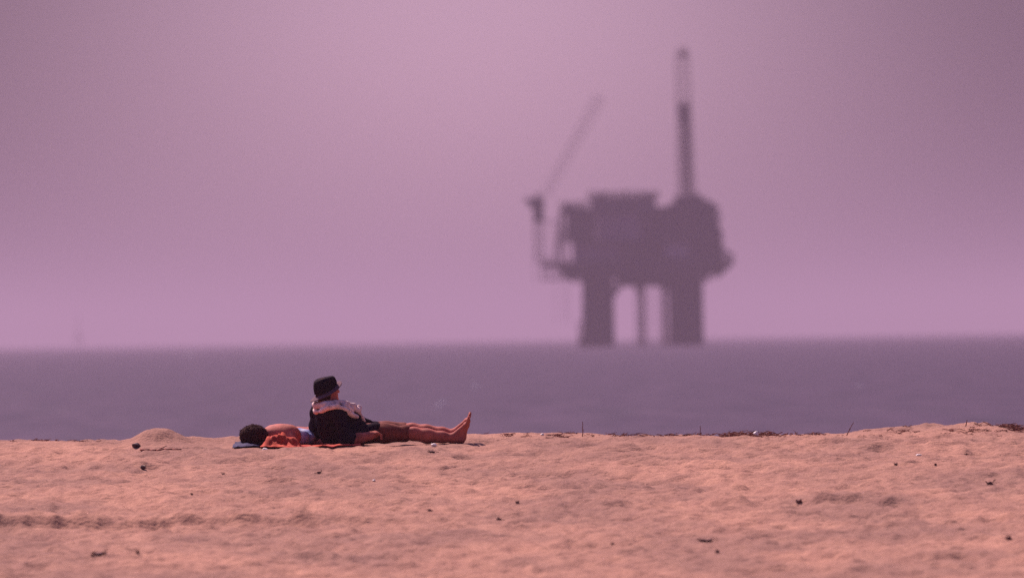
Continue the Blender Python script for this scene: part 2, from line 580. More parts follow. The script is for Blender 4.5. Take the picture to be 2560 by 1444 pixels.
# head
b.ell(HC, (0.096, 0.076, 0.108), hax)
b.ell(HC + face * 0.030 - hup * 0.060, (0.060, 0.055, 0.058), hax)      # jaw
b.cap(HC + face * 0.086 + hup * 0.012, HC + face * 0.108 - hup * 0.024, 0.008, 0.013, 0.012)   # nose
b.cap(HC + face * 0.088 - hup * 0.054 - side * 0.018, HC + face * 0.088 - hup * 0.054 + side * 0.018, 0.007, 0.007, 0.006)  # lips
b.ell(HC + face * 0.082 - hup * 0.086, (0.018, 0.022, 0.016), hax)      # chin
for sg in (-1, 1):
    b.ell(HC + side * sg * 0.077 - face * 0.005 - hup * 0.005, (0.018, 0.009, 0.030), hax, 0.006)   # ears
    b.cap(HC + face * 0.086 + hup * 0.022 + side * sg * 0.012, HC + face * 0.072 + hup * 0.024 + side * sg * 0.045, 0.009, 0.008, 0.01)
NB = W(818, 1014, 99.80)
b.cap(HC - hup * 0.05 - face * 0.02, NB, 0.055, 0.060, 0.03)
SR = W(846, 1033, 99.66); SL = W(794, 1029, 99.93)
HIP = W(885, 1079, 100.02)
b.chain([NB, W(838, 1048, 99.86), HIP], [0.08, 0.125, 0.125], 0.05)
b.cap(SL, SR, 0.06, 0.06, 0.04)
# near arm: elbow in the sand, hand beside the hip
ER = W(866, 1099, 99.62)
WR = W(924, 1089, 99.75)
b.chain([SR, ER], [0.050, 0.040]); b.chain([ER, W(897, 1095, 99.68), WR], [0.044, 0.047, 0.038])
PALM = W(938, 1085, 99.79)
b.chain([WR, PALM], [0.036, 0.030], 0.015)
b.ell(PALM, (0.040, 0.044, 0.028), k=0.015)
for i, (dy, ln) in enumerate(((-0.033, 0.040), (-0.012, 0.052), (0.010, 0.056), (0.031, 0.046))):
    p0 = PALM + Vector((0.026, dy, 0.004)); p1 = p0 + Vector((ln * 0.5, dy * 0.15, -0.012)); p2 = p1 + Vector((ln * 0.10, 0, -0.034))
    b.chain([p0, p1, p2], [0.0105, 0.0095, 0.0080], 0.004)
p0 = PALM + Vector((-0.012, -0.036, 0.004))
b.chain([p0, p0 + Vector((0.030, -0.020, 0.006)), p0 + Vector((0.056, -0.018, -0.002))], [0.013, 0.011, 0.009], 0.005)
# far arm propped straight behind
EL = W(789, 1064, 100.02); WL = W(787, 1096, 100.08)
b.chain([SL, EL, WL], [0.050, 0.040, 0.030])
PL = W(783, 1103, 100.10)
b.chain([WL, PL], [0.028, 0.022], 0.015)
for i in range(4):
    p0 = PL + Vector((-0.01 - 0.004 * i, -0.03 + 0.02 * i, -0.004)); b.chain([p0, p0 + Vector((-0.035, 0.004 * i, -0.004)), p0 + Vector((-0.062, 0.006 * i, -0.012))], [0.010, 0.009, 0.008], 0.004)
b.chain([PL + Vector((0.01, 0.03, 0)), PL + Vector((-0.01, 0.06, -0.006))], [0.012, 0.010], 0.005)
# legs
KL = W(1031, 1074, 100.08); AL = W(1134, 1084, 99.98)
KR = W(1036, 1084, 99.94); AR = W(1132, 1095, 99.90)
HL = HIP + Vector((0.02, 0.09, -0.005)); HR = HIP + Vector((0.02, -0.08, -0.012))
for H_, K_, A_, lift in ((HL, KL, AL, 0.0), (HR, KR, AR, -0.004)):
    b.chain([H_, H_.lerp(K_, 0.5) + Vector((0, 0, 0.006)), K_], [0.085, 0.074, 0.053], 0.03)
    b.ell(K_ + Vector((0.0, 0, 0.016)), (0.040, 0.036, 0.034), k=0.02)     # kneecap
    cf = K_.lerp(A_, 0.34) + Vector((0, 0, -0.006))
    b.chain([K_, cf, K_.lerp(A_, 0.72), A_], [0.058, 0.062, 0.048, 0.039], 0.03)


def foot(s, ank, heel, ball, tip, sgn, inw):
    s.chain([ank, heel], [0.034, 0.030], 0.02)
    s.cap(ank, ball, 0.040, 0.024, 0.02)
    s.cap(heel, ball, 0.031, 0.022, 0.02)
    wv = Vector((0, 1, 0))
    s.cap(ball - wv * 0.028, ball + wv * 0.028, 0.021, 0.020, 0.02)
    d = tip - ball
    for i in range(5):
        o = wv * (-0.036 + 0.018 * i) * inw
        L = (1.0, 0.97, 0.88, 0.76, 0.62)[i]
        r = (0.0135, 0.0095, 0.009, 0.0085, 0.008)[i]
        s.chain([ball + o, ball + o + d * 0.6 * L, ball + o + d * L + Vector((-0.006, 0, 0))], [r + 0.004, r, r * 0.95], 0.006)


foot(b, AL, W(1156, 1094, 100.00), W(1168, 1052, 100.02), W(1177, 1032, 100.03), 1, -1)
foot(b, AR, W(1153, 1099, 99.90), W(1166, 1062, 99.90), W(1174, 1043, 99.89), 1, 1)
b.build('body', M_skin, A, 0.0065)

# hair under the brim
h = LSDF(off, 0.02)
h.ell(HC - face * 0.022 + hup * 0.012, (0.092, 0.084, 0.100), hax)
h.ell(HC - face * 0.055 - hup * 0.055, (0.050, 0.066, 0.052), hax)
h.ell(HC - face * 0.03 + side * 0.052 - hup * 0.045, (0.036, 0.030, 0.042), hax)
h.build('hair', M_hair, A, 0.007, folds(0.008, 45, 31))
for sg in (-1, 1):
    e = LSDF(off, 0.0); e.ell(HC + face * 0.083 + hup * 0.008 + side * sg * 0.030, (0.010, 0.012, 0.007), hax)
    e.build('eye', M_eye, A, 0.003)

# hat: crown and drooping brim
hat_axis = Vector((-0.16, -0.06, 1)).normalized()
hs = (face - hat_axis * face.dot(hat_axis)).normalized(); ht = hat_axis.cross(hs)
BASE = W(815, 977, 99.80) - off
N = 48
v = []; f = []
prof = [(0.101, 0.0), (0.104, 0.028), (0.104, 0.060), (0.098, 0.092), (0.090, 0.112), (0.078, 0.120), (0.045, 0.116), (0.0, 0.112)]
for r, z in prof:
    for i in range(N):
        t = 2 * math.pi * i / N
        rr = r * (1 + 0.02 * math.sin(3 * t + z * 40)); dz = 0.26 * r * math.cos(t) * (0.5 + 0.0 * z)
        dent = -0.012 * math.exp(-((t - math.pi) / 0.9) ** 2) if z > 0.08 else 0
        v.append(BASE + hs * rr * math.cos(t) * 1.04 + ht * rr * math.sin(t) * 0.94 + hat_axis * (z + dz * (1 - z / 0.16) + dent))
for k in range(len(prof) - 1):
    for i in range(N):
        j = (i + 1) % N
        f.append((k * N + i, k * N + j, (k + 1) * N + j, (k + 1) * N + i))
hat = raw('hat', v, f, M_felt, A, True)
md = hat.modifiers.new('thick', 'SOLIDIFY'); md.thickness = 0.004; md.offset = -1
v = []; f = []
bprof = [(0.100, 0.010), (0.104, 0.002), (0.118, -0.002), (0.136, -0.007), (0.150, -0.009), (0.150, -0.014), (0.134, -0.012), (0.115, -0.007), (0.100, -0.003)]
for r, z in bprof:
    for i in range(N):
        t = 2 * math.pi * i / N
        wav = 0.006 * math.sin(2 * t + 1.0) * (r - 0.1) / 0.05
        dz = 0.40 * r * math.cos(t) + (0.10 * (r - 0.10) if math.cos(t) > 0.5 else 0)
        v.append(BASE + hs * r * math.cos(t) * 1.02 + ht * r * math.sin(t) * 0.94 + hat_axis * (z + dz + wav))
for k in range(len(bprof)):
    for i in range(N):
        j = (i + 1) % N; k2 = (k + 1) % len(bprof)
        f.append((k * N + i, k * N + j, k2 * N + j, k2 * N + i))
raw('brim', v, f, M_brim, hat, True)

# jacket
j = LSDF(off, 0.045)
j.chain([W(820, 1027, 99.80), W(829, 1052, 99.86), W(838, 1078, 99.92), HIP + Vector((-0.02, 0, 0.0))], [0.105, 0.140, 0.142, 0.125])
j.cap(SL, SR, 0.070, 0.072)
j.chain([W(852, 1038, 99.78), W(874, 1052, 99.86), W(888, 1078, 99.90)], [0.080, 0.088, 0.085])
j.chain([W(868, 1085, 99.75), W(905, 1083, 99.82), W(935, 1071, 99.90), W(952, 1066, 99.93)], [0.080, 0.066, 0.050, 0.032])
j.chain([SR + Vector((0, 0, -0.005)), ER + Vector((0, 0, 0.006)), W(899, 1095, 99.69)], [0.071, 0.060, 0.050], 0.03)
j.chain([SL, EL, W(789, 1090, 100.06)], [0.065, 0.055, 0.046], 0.03)
j.chain([W(872, 1060, 99.98), W(905, 1068, 100.02), W(938, 1068, 100.05), W(953, 1069, 100.06)], [0.085, 0.075, 0.052, 0.038])
j.cap(W(944, 1060, 100.02), W(956, 1062, 100.04), 0.022, 0.020, 0.03)
j.cap(W(903, 1053, 99.98), W(922, 1056, 100.0), 0.030, 0.026, 0.03)
j.build('jacket', M_jacket, A, 0.009, folds(0.016, 9.0, 40, (1, 1, 0.55)))
# collar line lighter seam: back collar folded down
# shorts
s_ = LSDF(off, 0.03)
for H_, K_ in ((HL, KL), (HR, KR)):
    e1 = H_.lerp(K_, 0.83)
    s_.chain([H_ + Vector((-0.02, 0, 0)), H_.lerp(K_, 0.5), e1], [0.096, 0.086, 0.072])
s_.build('shorts', M_shorts, A, 0.008, folds(0.010, 12, 50))

# towel round the shoulders
T = empty('neck_towel', W(818, 1016, 99.8))
toff = T.location.copy()
tag(T, 'pale pinkish towel draped round the shoulders of the seated person', 'towel')
t_ = LSDF(toff, 0.014)
t_.chain([W(787, 1010, 99.90), W(793, 1013, 99.76), W(815, 1011, 99.67), W(838, 1007, 99.68), W(852, 1005, 99.80)], [0.026, 0.032, 0.034, 0.028, 0.022])
t_.chain([W(786, 1020, 99.90), W(791, 1029, 99.76), W(804, 1027, 99.66), W(824, 1017, 99.60), W(842, 1014, 99.60), W(862, 1022, 99.64), W(880, 1036, 99.74), W(892, 1042, 99.82)], [0.018, 0.018, 0.017, 0.018, 0.022, 0.024, 0.026, 0.022])
t_.chain([W(848, 1004, 99.72), W(868, 1009, 99.78), W(884, 1015, 99.84), W(895, 1025, 99.86), W(897, 1038, 99.88)], [0.018, 0.024, 0.026, 0.024, 0.018])
t_.chain([W(862, 1014, 99.70), W(880, 1026, 99.80)], [0.026, 0.026])
t_.cap(W(897, 1014, 99.88), W(900, 1017, 99.88), 0.015, 0.013)
t_.chain([W(897, 1038, 99.88), W(903, 1048, 99.89), W(897, 1060, 99.88)], [0.014, 0.018, 0.014])
t_.chain([W(900, 1030, 99.86), W(907, 1042, 99.87), W(912, 1052, 99.88)], [0.010, 0.012, 0.008])
t_.build('cloth', M_towel, T, 0.0055, folds(0.009, 17, 61, (1, 0.7, 1.3)))

# ------------------------------------------------------------------ person lying face down
B = empty('person', W(720, 1100, 99.95))
B.location.z = gz(B.location.x, B.location.y)
boff = B.location.copy()
tag(B, 'person lying face down with bushy dark hair and bare back, behind a red cloth', 'person')
q = LSDF(boff, 0.035)
BH = W(634, 1089, 99.66)
d = Vector((0.54, 0.84, 0)); sd_ = Vector((0.84, -0.54, 0))
CH = W(700, 1090, 99.86); WA = W(733, 1092, 100.06); HP = W(757, 1091, 100.20)
q.ell(BH, (0.095, 0.078, 0.085), (d, sd_, Vector((0, 0, 1))))
q.ell(BH + Vector((-0.02, 0.05, -0.045)), (0.05, 0.05, 0.05))
q.cap(BH + d * 0.06, CH - d * 0.10, 0.055, 0.062)
q.ell(CH, (0.20, 0.160, 0.106), (d, sd_, Vector((0, 0, 1))), 0.05)
q.cap(CH + d * 0.02 - sd_ * 0.09, CH + d * 0.02 + sd_ * 0.09, 0.098, 0.100)
q.ell(WA, (0.19, 0.140, 0.078), (d, sd_, Vector((0, 0, 1))), 0.05)
q.ell(HP, (0.15, 0.150, 0.070), (d, sd_, Vector((0, 0, 1))), 0.05)
for sg in (-1, 1):
    sh = CH - d * 0.06 + sd_ * 0.15 * sg + Vector((0, 0, -0.034))
    if sg > 0:
        el = sh - d * 0.10 - sd_ * 0.02 + Vector((0, 0, -0.045)); wr = BH + d * 0.13 + sd_ * 0.05 + Vector((0, 0, -0.070))
    else:
        el = sh + d * 0.25 - sd_ * 0.04 + Vector((0, 0, -0.040)); wr = el + d * 0.22 + Vector((0, 0, -0.02))
    q.chain([sh, el], [0.056, 0.042]); q.chain([el, wr], [0.040, 0.028])
    hd = -d if sg > 0 else d
    for i in range(5):
        p0 = wr + hd * 0.03 + sd_ * (-0.03 + 0.015 * i)
        q.chain([p0, p0 + hd * 0.035, p0 + hd * (0.05 + 0.006 * (2 - abs(i - 2))) + Vector((0, 0, -0.006))], [0.012, 0.010, 0.008], 0.004)
    hp = HP + sd_ * 0.085 * sg + d * 0.05; kn = hp + d * 0.40 + Vector((0, 0, -0.02)); an = kn + d * 0.40 + Vector((0, 0, -0.005))
    for nn, rr in ((hp, .08), (kn, .052), (an, .034)): nn.z = gz(nn.x, nn.y) + rr + 0.004
    q.chain([hp, hp.lerp(kn, 0.5), kn, kn.lerp(an, 0.35), an], [0.072, 0.068, 0.052, 0.054, 0.034])
    q.chain([an, an + d * 0.12 + Vector((0, 0, -0.012)), an + d * 0.19 + Vector((0, 0, -0.014))], [0.032, 0.024, 0.014])
q.build('body', M_skin2, B, 0.009)
# hair with many curls
hh = LSDF(boff, 0.02)
hh.ell(BH + Vector((0, 0, 0.008)), (0.122, 0.108, 0.090))
hh.ell(BH + Vector((0.055, 0.0, -0.01)), (0.075, 0.085, 0.075))
hh.ell(BH + Vector((-0.03, -0.01, -0.025)), (0.085, 0.085, 0.055))
hair = hh.build('hair', M_hair, B, 0.008, folds(0.012, 42, 70))
me = hair.data
nv = len(me.vertices)
tv = [tuple(x.co) for x in me.vertices]; tf = [tuple(p.vertices) for p in me.polygons]
for i in range(0, nv, 3):
    c = me.vertices[i].co; nr = me.vertices[i].normal
    dr = (nr + Vector((random.uniform(-.7, .7), random.uniform(-.7, .7), random.uniform(-.4, .7)))).normalized()
    tt = dr.orthogonal().normalized(); L = random.uniform(0.004, 0.014)
    k = len(tv)
    tv += [tuple(c + tt * 0.0022), tuple(c - tt * 0.0022), tuple(c + dr * L + tt * random.uniform(-.006, .006))]
    tf.append((k, k + 1, k + 2))
me2 = bpy.data.meshes.new('hair'); me2.from_pydata(tv, [], tf); me2.materials.append(M_hair); hair.data = me2
# light blue shorts
bs = LSDF(boff, 0.04)
bs.ell(HP + Vector((0.0, 0, -0.010)), (0.165, 0.185, 0.085), (d, sd_, Vector((0, 0, 1))))
bs.ell(HP - d * 0.25 + sd_ * 0.06 + Vector((0, 0, -0.012)), (0.08, 0.145, 0.080), (d, sd_, Vector((0, 0, 1))))
bs.ell(HP - d * 0.15 + sd_ * 0.06 + Vector((0, 0, -0.006)), (0.12, 0.16, 0.078), (d, sd_, Vector((0, 0, 1))))
for sg in (-1, 1):
    hp = HP + sd_ * 0.085 * sg + d * 0.05
    bs.cap(hp + Vector((0, 0, -0.012)), hp + d * 0.20 + Vector((0, 0, -0.02)), 0.082, 0.080)
bs.build('shorts', M_blue, B, 0.009, folds(0.018, 14, 80))

# blanket on the sand, rumpled against the sleeper
x0 = W(655, 1110, 99.6).x; x1 = W(905, 1110, 99.6).x


def cloth_sheet(name, x0, x1, y0, y1, mt, heap, nx=150, ny=90, lift=0.008, parent=None, org=None):
    xs = np.linspace(x0, x1, nx); ys = np.linspace(y0, y1, ny)
    xx, yy = np.meshgrid(xs, ys)
    xx = xx + 0.03 * vnoise(yy / 0.2, yy * 0 + 3, 90) ; yy = yy + 0.05 * vnoise(xx / 0.16, xx * 0, 91)
    zz = ground(xx, yy) + lift + heap(xx, yy)
    vv = np.stack([xx, yy, zz], -1).reshape(-1, 3)
    fs = [(r * nx + c, r * nx + c + 1, (r + 1) * nx + c + 1, (r + 1) * nx + c) for r in range(ny - 1) for c in range(nx - 1)]
    o = raw(name, vv - np.array(org if org is not None else (0, 0, 0)), fs, mt, parent, True)
    md = o.modifiers.new('thick', 'SOLIDIFY'); md.thickness = 0.006; md.offset = 1
    return o


def heap(x, y):
    def g(px, w, yc, h, wy=0.10):
        return h * np.exp(-np.abs((x - W(px, 1100, 99.5).x) / w) ** 3 - ((y - yc) / wy) ** 2)
    r = 1 - np.abs(vnoise(x / 0.085 + 0.5 * y / 0.085, y / 0.10, 92)) * 3.6
    r2 = 1 - np.abs(vnoise(x / 0.040 - 0.3 * y / 0.04, y / 0.06, 93)) * 3.6
    e = g(700, 0.055, 99.50, 0.105) + g(674, 0.05, 99.42, 0.065) + g(730, 0.06, 99.48, 0.075) + g(768, 0.09, 99.50, 0.026)
    return e * np.clip(0.62 + 0.65 * r + 0.35 * r2, 0.0, 1.25) + 0.008 * np.clip(r, 0, 1)


org = Vector((W(740, 1110, 99.6).x, 99.7, 0)); org.z = gz(org.x, org.y)
bl = cloth_sheet('beach_blanket', x0, x1, 99.28, 100.55, M_red, heap, org=org)
bl.location = org
tag(bl, 'orange red blanket rumpled on the sand in front of the lying person', 'blanket')
# dark cloth under the sleeper's head
org = Vector((W(614, 1108, 99.6).x, 99.6, 0)); org.z = gz(org.x, org.y)
pl = cloth_sheet('folded_cloth', W(586, 1108, 99.6).x, W(652, 1108, 99.6).x, 99.36, 99.90, M_navy,
                 lambda x, y: 0.010 + 0.012 * (1 - 3 * np.abs(vnoise(x / 0.07, y / 0.1, 94))) - 0.03 * np.clip(np.abs((y - 99.63) / 0.27) - 0.6, 0, 1), 70, 50, org=org)
pl.location = org
tag(pl, 'folded navy blue cloth under the dark haired head', 'cloth')


# ------------------------------------------------------------------ shells, pebbles, sticks on the sand
def lump(name, px, py, wpx, hpx, mt, label, cat, group=None, seed=0, y=None, dep=None, sink=0.3):
    p = on_ground(px, py) if y is None else Vector((W(px, py, y).x, y, 0))
    if y is not None: p.z = gz(p.x, p.y)
    s = p.y / FPX
    w = wpx * s / 2; hgt = hpx * s / 2
    bm = bmesh.new(); bmesh.ops.create_icosphere(bm, subdivisions=3, radius=1)
    rnd = random.Random(seed)
    ph = [rnd.uniform(0, 6) for _ in range(6)]
    for vv in bm.verts:
        c = vv.co.copy()
        k = 1 + 0.16 * math.sin(3 * c.x + ph[0]) * math.cos(2.3 * c.y + ph[1]) + 0.12 * math.sin(5 * c.z + ph[2] + 2 * c.x) + 0.06 * math.sin(9 * c.x + 7 * c.y + ph[3])
        vv.co = Vector((c.x * w * k, c.y * (dep or w) * k, c.z * hgt * k))
    me = bpy.data.meshes.new(name); bm.to_mesh(me); bm.free()
    o = link(name, me, mt, None, True)
    o.location = (p.x, p.y, p.z + hgt * (1 - sink))
    o.rotation_euler.z = rnd.uniform(-0.4, 0.4)
    tag(o, label, cat, group)
    return o


M_weed = material('dried_seaweed', (0.12, 0.048, 0.046), 0.9, 0.4, 60, 0.004, 90)
M_wood = material('weathered_driftwood', (0.20, 0.070, 0.052), 0.9, 0.35, 40, 0.003, 90)
M_stone = material('dark_stone', (0.09, 0.05, 0.05), 0.8, 0.3, 40, 0.003, 70)
M_tan = material('tan_stone', (0.42, 0.30, 0.18), 0.8, 0.2, 40, 0.003, 70)

lump('white_shell', 662, 1115, 15, 12, M_shell, 'white shell beside the red blanket near the dark hair', 'shell', 'white shells on the beach', 1, y=99.05)
lump('white_shell', 1084, 1105, 14, 12, M_shell, 'white shell on sand in front of the shins of the seated person', 'shell', 'white shells on the beach', 2, y=99.25)
lump('white_shell', 1890, 1081, 12, 15, M_shell, 'white shell on the sand crest among dark seaweed', 'shell', 'white shells on the beach', 3, y=101.3)
lump('white_shell', 935, 1203, 8, 5, M_shell, 'tiny white shell chip on sand below the hand', 'shell', 'white shells on the beach', 4)
lump('white_shell', 2297, 1139, 16, 5, M_shell, 'thin pale shell sliver on the right slope', 'shell', 'white shells on the beach', 5)
lump('white_shell', 1356, 1080, 9, 6, M_shell, 'small pale shell on the crest right of the feet', 'shell', 'white shells on the beach', 6, y=101.6)
lump('stone', 357, 1174, 15, 9, M_stone, 'dark pebble with a tan cap below the sand heap', 'stone', 'stones on the sand', 7)
lump('stone', 361, 1167, 9, 6, M_tan, 'small tan pebble resting on the dark pebble below the heap', 'stone', 'stones on the sand', 8)
lump('stone', 340, 1117, 22, 14, M_stone, 'dark stone at the foot of the sand heap', 'stone', 'stones on the sand', 9, sink=0.4)
WEEDS = [
    (2474, 1210, 24, 13, 'dark seaweed clump with a trailing end near the right edge'),
    (1997, 1258, 26, 13, 'dark wedge shaped seaweed clump right of centre'),
    (797, 1184, 16, 7, 'dark seaweed scrap below the seated person'),
    (1247, 1298, 22, 9, 'dark oval seaweed scrap lowest under the feet'),
    (1532, 1362, 16, 9, 'round dark seaweed scrap low in the middle'),
    (1765, 1353, 62, 9, 'long dark strand of seaweed in the lower foreground'),
    (1793, 1382, 18, 12, 'dark seaweed tuft just under the long strand'),
    (2240, 1162, 12, 8, 'small dark seaweed scrap high on the right slope'),
    (2415, 1137, 10, 7, 'small dark seaweed scrap near the crest at right'),
    (2338, 1162, 9, 6, 'tiny dark seaweed scrap between two larger ones at right'),
    (250, 1386, 54, 14, 'broad flat seaweed patch in the lower left sand'),
    (344, 1382, 10, 12, 'small upright seaweed scrap beside the broad patch'),
    (1080, 1131, 26, 8, 'flat brown seaweed scrap in front of the shins'),
    (2522, 1348, 20, 14, 'slanting dark seaweed scrap at the lower right edge'),
    (1075, 1276, 14, 8, 'brown seaweed scrap on sand far below the knees'),
    (1293, 1258, 12, 9, 'brown seaweed dot under the toes'),
    (480, 1237, 9, 8, 'little dark seaweed dot left of the blanket'),
    (558, 1185, 8, 5, 'tiny dark seaweed speck below the navy cloth'),
]
for i, (px, py, w_, h_, lab) in enumerate(WEEDS):
    p = on_ground(px, py)
    s = 0.75 * p.y / FPX
    mb = MB(); rnd = random.Random(100 + i)
    ww = w_ * s / 2; hh_ = h_ * s
    for k in range(7):
        a0 = Vector((rnd.uniform(-ww, ww), rnd.uniform(-ww, ww), rnd.uniform(0, hh_ * 0.35)))
        ps = [a0]
        for m_ in range(3):
            ps.append(ps[-1] + Vector((rnd.uniform(-.6, .6) * ww, rnd.uniform(-.6, .6) * ww, rnd.uniform(-0.25, 0.45) * hh_)))
        rr = hh_ * rnd.uniform(0.08, 0.16)
        for m_ in range(3): mb.tube(ps[m_], ps[m_ + 1], rr, rr * 0.8, 5)
    # a matted heart
    k0 = len(mb.v)
    bm = bmesh.new(); bmesh.ops.create_icosphere(bm, subdivisions=2, radius=1)
    for vv in bm.verts:
        r_ = 1 + rnd.uniform(-0.22, 0.22)
        mb.v.append((vv.co.x * ww * 0.8 * r_, vv.co.y * ww * 0.7 * r_, (vv.co.z * 0.5 + 0.25) * hh_ * 0.8 * r_))
    for ff in bm.faces: mb.f.append(tuple(k0 + q_.index for q_ in ff.verts))
    bm.free()
    o = mb.build('seaweed', M_weed)
    o.location = p
    tag(o, lab, 'seaweed', 'seaweed scraps on the sand')


def stick(p0, p1, r, label, group='sticks on the sand', bends=5, mt=None):
    p0 = Vector(p0); p1 = Vector(p1); rnd = random.Random(label)
    mb = MB(); pts = [p0.lerp(p1, i / bends) for i in range(bends + 1)]
    L = (p1 - p0).length
    for i in range(1, bends): pts[i] += Vector((rnd.uniform(-1, 1), rnd.uniform(-1, 1), rnd.uniform(-.5, .5))) * L * 0.025
    for i in range(bends):
        mb.tube(pts[i] - p0, pts[i + 1] - p0, r * (1 - 0.5 * i / bends), r * (1 - 0.5 * (i + 1) / bends), 7)
    i = bends // 2
    mb.tube(pts[i] - p0, pts[i] - p0 + (pts[i + 1] - pts[i]) * 0.7 + Vector((L * 0.06, 0, L * 0.05)), r * 0.5, r * 0.25, 5)
    o = mb.build('stick', mt or M_wood, None, True)
    o.location = p0
    tag(o, label, 'stick', group)


g = on_ground(352, 1127); e = on_ground(453, 1127)
e.z += 0.014; g.z += 0.012
stick(g, e, 0.011, 'long thin stick lying on sand below the heap')
def crest_stick(px0, py0, px1, py1, r, label, y=101.6):
    a = W(px0, py0, y); a.z = gz(a.x, a.y) - 0.02
    stick(a, W(px1, py1, y), r, label)
crest_stick(1457, 1080, 1456, 1053, 0.005, 'short upright stick on the crest right of the feet')
crest_stick(1752, 1084, 1750, 1064, 0.005, 'upright twig on the crest right under the platform legs')
crest_stick(2112, 1082, 2134, 1055, 0.005, 'thin twig leaning right on the crest')
crest_stick(2412, 1062, 2418, 1048, 0.006, 'reddish stick stub on the highest crest at right')

# line of washed-up dry weed and twigs along the crest
mb = MB(); rnd = random.Random(5)
def scrap(px, y, big=1.0):
    d0 = W(px, 1080, y)
    z = gz(d0.x, y)
    for k in range(rnd.randint(3, 7)):
        a = Vector((d0.x + rnd.uniform(-.05, .05) * big, y + rnd.uniform(-.1, .1), z + rnd.uniform(-0.004, 0.016) * big))
        b_ = a + Vector((rnd.uniform(-.07, .07), rnd.uniform(-.07, .07), rnd.uniform(-0.008, 0.022))) * big
        c_ = b_ + Vector((rnd.uniform(-.05, .05), rnd.uniform(-.05, .05), rnd.uniform(-0.015, 0.012))) * big
        r_ = rnd.uniform(0.002, 0.0045) * big
        mb.tube(a, b_, r_, r_, 5); mb.tube(b_, c_, r_, r_ * 0.6, 5)
for i in range(38): scrap(rnd.uniform(1540, 2060), rnd.gauss(101.75, 0.35))
for i in range(36): scrap(rnd.uniform(1830, 1930), rnd.gauss(101.7, 0.25), 1.2)
for i in range(20): scrap(rnd.uniform(2200, 2600), rnd.gauss(101.0, 0.6), 0.8)
for i in range(28): scrap(rnd.gauss(2525, 22), rnd.gauss(102.0, 0.25), 1.2)
for i in range(26): scrap(rnd.uniform(1200, 1540), rnd.gauss(101.6, 0.4), 0.7)
for i in range(16): scrap(rnd.uniform(0, 300), rnd.gauss(102.3, 0.3), 0.7)
for i in range(60): scrap(rnd.uniform(1900, 2560), rnd.gauss(100.3, 1.0), 0.55)
for i in range(110): scrap(rnd.uniform(0, 2560), rnd.uniform(78, 100), 0.22)
o = mb.build('beach_debris', M_wood)
tag(o, 'reddish brown dry seaweed and twigs scattered along the sand crest', 'debris', None, 'stuff')

# ------------------------------------------------------------------ oil platform
D = 2600.0
S = FPX / D
base = W(1600, 862, D)
P = empty('oil_platform', (base.x, D, SEA))
tag(P, 'dark hazy offshore oil platform on thick legs with a tall derrick and crane', 'oil platform')
M_rig = material('weathered_rig_steel', (0.055, 0.040, 0.045), 0.8, 0.3, 0.6, 0.02, 3)
M_rig2 = material('painted_rig_steel', (0.26, 0.20, 0.22), 0.7, 0.25, 0.5, 0.02, 3)
M_rust = material('rusty_steel', (0.085, 0.035, 0.028), 0.85, 0.3, 0.5, 0.02, 3)
M_gap_light = material('gap_light_paint', (0.55, 0.48, 0.50), 0.6, 0.15, 0.4)


def lx(px): return (px - 1600.0) / S
def lz(py): return (861.0 - py) / S


def part(mb, name, mt=M_rig, parent=None): return mb.build(name, mt, parent or P)


def bx(name, a, b_, c, d_, y0, y1, mt=M_rig, parent=None):
    """box from pixel columns a..b_, rows c (top)..d_ (bottom)"""
    return part(MB().box(lx(a), lx(b_), y0, y1, lz(d_), lz(c)), name, mt, parent)


# legs: fat braced leg clusters left and right, piles between
for (a, w_) in ((1468, 2.5), (1495, 2.4), (1522, 2.5)):
    for yy in (-9, 9):
        part(MB().tube((lx(a), yy, -12), (lx(a) + (0.35 if a < 1490 else 0), yy, lz(690)), w_ / 2 * 1.05, w_ / 2, 18), 'leg', M_rig)
for (a, w_) in ((1686, 2.4), (1715, 2.3), (1744, 2.5)):
    for yy in (-9, 9):
        part(MB().tube((lx(a), yy, -12), (lx(a), yy, lz(690)), w_ / 2 * 1.05, w_ / 2, 18), 'leg', M_rig)
for a, r_, yy in ((1486, 0.55, -3), (1510, 0.55, 0), (1486, 0.5, 4), (1510, 0.5, -5), (1702, 0.55, -3), (1729, 0.55, 0), (1703, 0.5, 4), (1728, 0.5, -5), (1606, 0.72, -6), (1606, 0.6, 5), (1664, 0.40, 6), (1655, 0.28, -4), (1631, 0.16, 2), (1592, 0.18, 2)):
    part(MB().tube((lx(a), yy, -10), (lx(a), yy, lz(690)), r_, r_, 12), 'conductor_pipe', M_rust)
mb = MB()
for yy in (-9, 9):
    for (a, b_) in ((1474, 1522), (1690, 1742)):
        for (z0, z1) in ((0.6, 4.5), (4.5, 9), (9, 14)):
            mb.tube((lx(a), yy, z0), (lx(b_), yy, z1), 0.4, 0.4, 8); mb.tube((lx(b_), yy, z0), (lx(a), yy, z1), 0.4, 0.4, 8)
            mb.tube((lx(a), yy, z1), (lx(b_), yy, z1), 0.4, 0.4, 8)
for a in (1474, 1498, 1522, 1690, 1716, 1742):
    for (z0, z1) in ((0.6, 7), (7, 14)):
        mb.tube((lx(a), -9, z0), (lx(a), 9, z1), 0.4, 0.4, 8); mb.tube((lx(a), 9, z0), (lx(a), -9, z1), 0.4, 0.4, 8)
for yy in (-9, 9): mb.tube((lx(1522), yy, 14), (lx(1690), yy, 14), 0.4, 0.4, 8)
part(mb, 'leg_bracing')
# boat landing at the left foot
mb = MB().box(lx(1446), lx(1470), -12, -6, 0.4, 2.2); mb.box(lx(1450), lx(1466), -12, -6, 3.0, 3.3)
for xx in (1447, 1456, 1465): mb.tube((lx(xx), -11.5, -2), (lx(xx), -11.5, 6.0), 0.2, 0.2, 6)
part(mb, 'boat_landing', M_rust)
